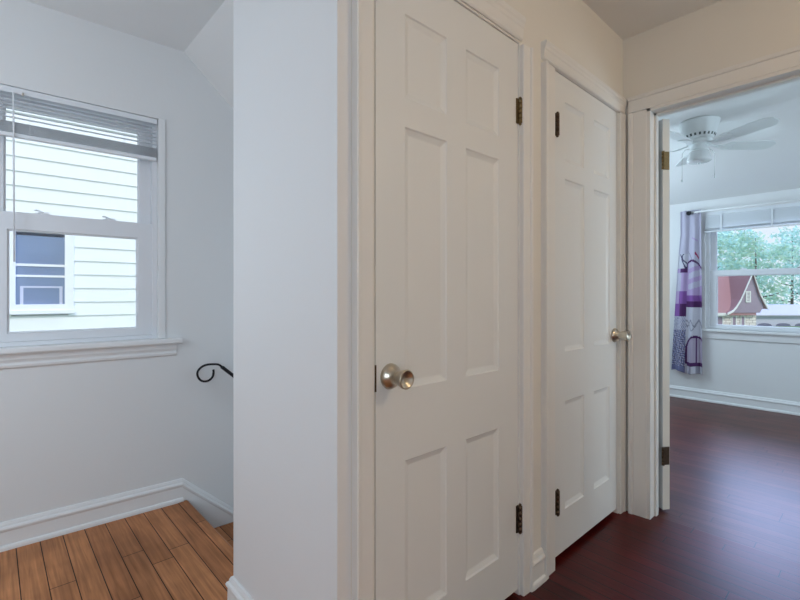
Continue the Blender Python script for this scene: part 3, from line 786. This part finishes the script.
for (u0, u1) in ((-.95, -.35), (.55, .85), (1.35, 1.62)):
    b = MB(); frame_loop(b, u0-.08, u1+.08, -1.95+g0, -.82+g0, .08, .08, .08, .08, -.07, .01); wfr = b.obj('window', 'ext_white', parent=h)
    b = MB(); b.box((u0, -.03, -1.88+g0), (u1, .0, -.9+g0)); b.obj('pane', 'gable', parent=wfr)

h = house_frame('pale_garage', 36.2, 46, 'long pale lavender garage with dark arched doors beyond the red roofed house', 'garage')
b = MB(); b.box((-2.4, 0, 0), (9, 4, -.95+g0)); b.obj('wall', 'garage', parent=h)
b = MB(); b.loft([[(u, y, z) for y, z in ((-.4, -1.02+g0), (2, .0+g0), (4.4, -1.02+g0), (4.4, -1.14+g0), (2, -.12+g0), (-.4, -1.14+g0))] for u in (-2.7, 9.3)]); b.obj('roof', 'garage_roof', parent=h)
for u0 in (1.45, 3.4, 5.35):
    w_ = .82
    pts = [(u0-w_, 0), (u0+w_, 0), (u0+w_, -2.32+g0)] + [(u0+w_*cos(q), -2.32+g0+.28*sin(q)) for q in [pi*k/10 for k in range(1, 10)]] + [(u0-w_, -2.32+g0)]
    pts = [(p, max(.0, z_+.15)) if z_ > 0 else (p, 0) for p, z_ in pts]
    b = MB(); b.loft([[(p, y, z_) for p, z_ in pts] for y in (-.04, .02)]); b.obj('arched_door', 'arch_dark', parent=h)

def tree(X, Dp, z0, z1, rad, mat, label, seed, n=3000, sz=.50):
    r = random.Random(seed); p = site(X, Dp)
    t = empty('leafy_tree', (*p, GZ), label, 'tree', group=None)
    b = MB(); c0 = z0-GZ
    b.tube([(0, 0, 0), (.05, .02, c0*.5), (-.03, .05, c0+.4), (.05, 0, (c0+z1-GZ)/2), (0, .05, (z1-GZ)*.92)], [.30, .24, .20, .13, .03], 10)
    for k in range(7):
        a = k*2.4; zz = c0 + (z1-z0)*(.05+.09*k); L_ = rad*(.85-.07*k)
        b.tube([(0, 0, zz), (cos(a)*L_*.5, sin(a)*L_*.5, zz+.35), (cos(a)*L_, sin(a)*L_, zz+1.0)], [.11, .07, .02], 7)
    b.obj('trunk', 'bark', parent=t)
    b = MB(); clumps = []
    for k in range(46):
        th, ph, q = r.uniform(0, 2*pi), math.acos(r.uniform(-1, 1)), r.uniform(.45, 1.)**.6
        clumps.append((cos(th)*sin(ph)*rad*q, sin(th)*sin(ph)*rad*q, (z0+z1)/2-GZ + cos(ph)*(z1-z0)/2*q))
    for k in range(n):
        c = r.choice(clumps); R = rad*.30
        d = Vector((r.gauss(0, 1), r.gauss(0, 1), r.gauss(0, 1))).normalized() * R * r.random()**.45
        q = Vector(c) + d
        ax = Vector((r.gauss(0, 1), r.gauss(0, 1), r.gauss(0, .7))).normalized(); up = ax.cross(Vector((r.gauss(0, 1), r.gauss(0, 1), r.gauss(0, 1)))).normalized()
        s = sz*r.uniform(.6, 1.3); w = ax.cross(up)*.02
        vs = [b.bm.verts.new(q + e) for e in (ax*s*.5, up*s*.26 + w*s, -ax*s*.5, -up*s*.26 + w*s)]
        b.face(vs, 0 if r.random() < .6 else 1)
    b.obj('foliage', [mat, 'leaf_b'], parent=t)
tree(36.6, 53, -2.0, 9.0, 3.7, 'leaf_a', 'leafy green tree rising straight behind the steep front gable', 1)
tree(45.6, 57, -2.0, 9.2, 4.2, 'leaf_a', 'leafy green tree rising behind the pale garage roof', 2, n=3600)
tree(44.6, 68, -2.0, 11.5, 5.2, 'leaf_b', 'bluish green tree in the gap between two nearer trees', 4, n=3600)
tree(58.2, 66, -2.0, 11.5, 5.0, 'leaf_b', 'bluish green tree standing past the far end of the pale garage', 3, n=3600)
tree(57.5, 80, -2.0, 14.5, 6.2, 'leaf_b', 'tall bluish green tree furthest away over the garage roof', 5, n=3600)

# ------------------------------------------------------------------ light
w = bpy.data.worlds.new('sky'); S.world = w; w.use_nodes = True
nt = w.node_tree; bg = nt.nodes['Background']
tc = nt.nodes.new('ShaderNodeTexCoord'); sp = nt.nodes.new('ShaderNodeSeparateXYZ'); rp = nt.nodes.new('ShaderNodeValToRGB')
nt.links.new(tc.outputs['Generated'], sp.inputs[0]); nt.links.new(sp.outputs['Z'], rp.inputs[0])
e = rp.color_ramp.elements
e[0].position = 0.; e[0].color = (.80, .88, .95, 1)
e[1].position = .8; e[1].color = (.32, .52, .90, 1)
nt.links.new(rp.outputs[0], bg.inputs['Color']); bg.inputs['Strength'].default_value = 1.1
# bright sky patch added beyond the bedroom window to put glare on the floor
dp = nt.nodes.new('ShaderNodeVectorMath'); dp.operation = 'DOT_PRODUCT'
nt.links.new(tc.outputs['Generated'], dp.inputs[0]); dp.inputs[1].default_value = Vector((cos(radians(28))*cos(radians(4)), cos(radians(28))*sin(radians(4)), sin(radians(28))))
def sstep(src, a, b_):
    m = nt.nodes.new('ShaderNodeMapRange'); m.interpolation_type = 'SMOOTHSTEP'
    m.inputs[1].default_value = a; m.inputs[2].default_value = b_
    nt.links.new(src, m.inputs[0]); return m.outputs[0]
mu = nt.nodes.new('ShaderNodeMath'); mu.operation = 'MULTIPLY'
nt.links.new(sstep(dp.outputs['Value'], .78, .94), mu.inputs[0]); nt.links.new(sstep(sp.outputs['Z'], .12, .23), mu.inputs[1])
mx = nt.nodes.new('ShaderNodeMix'); mx.data_type = 'RGBA'
nt.links.new(mu.outputs[0], mx.inputs[0]); nt.links.new(rp.outputs[0], mx.inputs[6]); mx.inputs[7].default_value = (6.2, 8.0, 13.5, 1)
nt.links.new(mx.outputs[2], bg.inputs['Color'])

def light(name, typ, loc, energy, color, size=.2, sizey=None, aim=None, spread=None):
    l = bpy.data.lights.new(name, typ); l.energy = energy; l.color = color
    o = bpy.data.objects.new(name, l); COL.objects.link(o); o.location = loc
    if typ == 'AREA':
        l.shape = 'RECTANGLE' if sizey else 'DISK'; l.size = size
        if sizey: l.size_y = sizey
        if spread: l.spread = spread
    elif typ == 'SUN': l.angle = radians(1.0)
    else: l.shadow_soft_size = size
    if aim: o.rotation_euler = (Vector(aim) - Vector(loc)).to_track_quat('-Z', 'Y').to_euler()
    return o
light('sun', 'SUN', (-10, -20, 20), 1.75, (1, .95, .84), aim=(0, 0, 0))
light('hall_ceiling_lamp', 'POINT', (1.55, -.95, 2.15), 17.5, (1, .76, .49), .16)
light('landing_fill', 'POINT', (-.75, 1.65, 1.45), 22, (.67, .84, 1), .22)  # unseen fill light added to lift the landing walls, floor and ceiling
light('stairwell_fill', 'POINT', (1.75, 2.0, .95), 3.6, (.67, .84, 1), .15)  # added fill that brightens the wall over the stairs, no fixture there
light('landing_side_fill', 'AREA', (-2.25, .9, 1.3), 1.5, (.68, .84, 1), 1.6, 1.6, aim=(0, 1.5, 1.35))  # unseen cool fill added from the left, the wall has no window
light('hall_back_fill', 'AREA', (-1.3, -1.95, 1.4), 27, (.74, .88, 1), 1.5, 1.5, aim=(-.4, 2.0, 1.4), spread=radians(130))  # fill added behind the camera for even light on the walls ahead
light('bedroom_side_window_daylight', 'AREA', (4.35, 2.25, 1.6), 28, (.65, .85, 1), .9, 1.1, aim=(4.6, 0, 1.2))
light('bedroom_back_fill', 'AREA', (4.0, -1.95, 1.3), 42, (.65, .85, 1), 1.6, 1.4, aim=(4.3, .9, 1.6))  # added bounce fill for the bedroom walls and ceiling, no window behind it

# ------------------------------------------------------------------ camera
cam = bpy.data.cameras.new('camera'); co = bpy.data.objects.new('camera', cam); COL.objects.link(co)
cam.sensor_fit = 'HORIZONTAL'; cam.sensor_width = 36; cam.lens = 445/800*36
cam.shift_y = -6/800; cam.clip_start = .05; cam.clip_end = 300
co.location = (0, 0, 1.12); co.rotation_euler = (pi/2, 0, TH - pi/2)
S.camera = co
S.view_settings.view_transform = 'Standard'; S.view_settings.look = 'None'
S.view_settings.exposure = 0; S.view_settings.gamma = 1
S.view_settings.use_curve_mapping = False
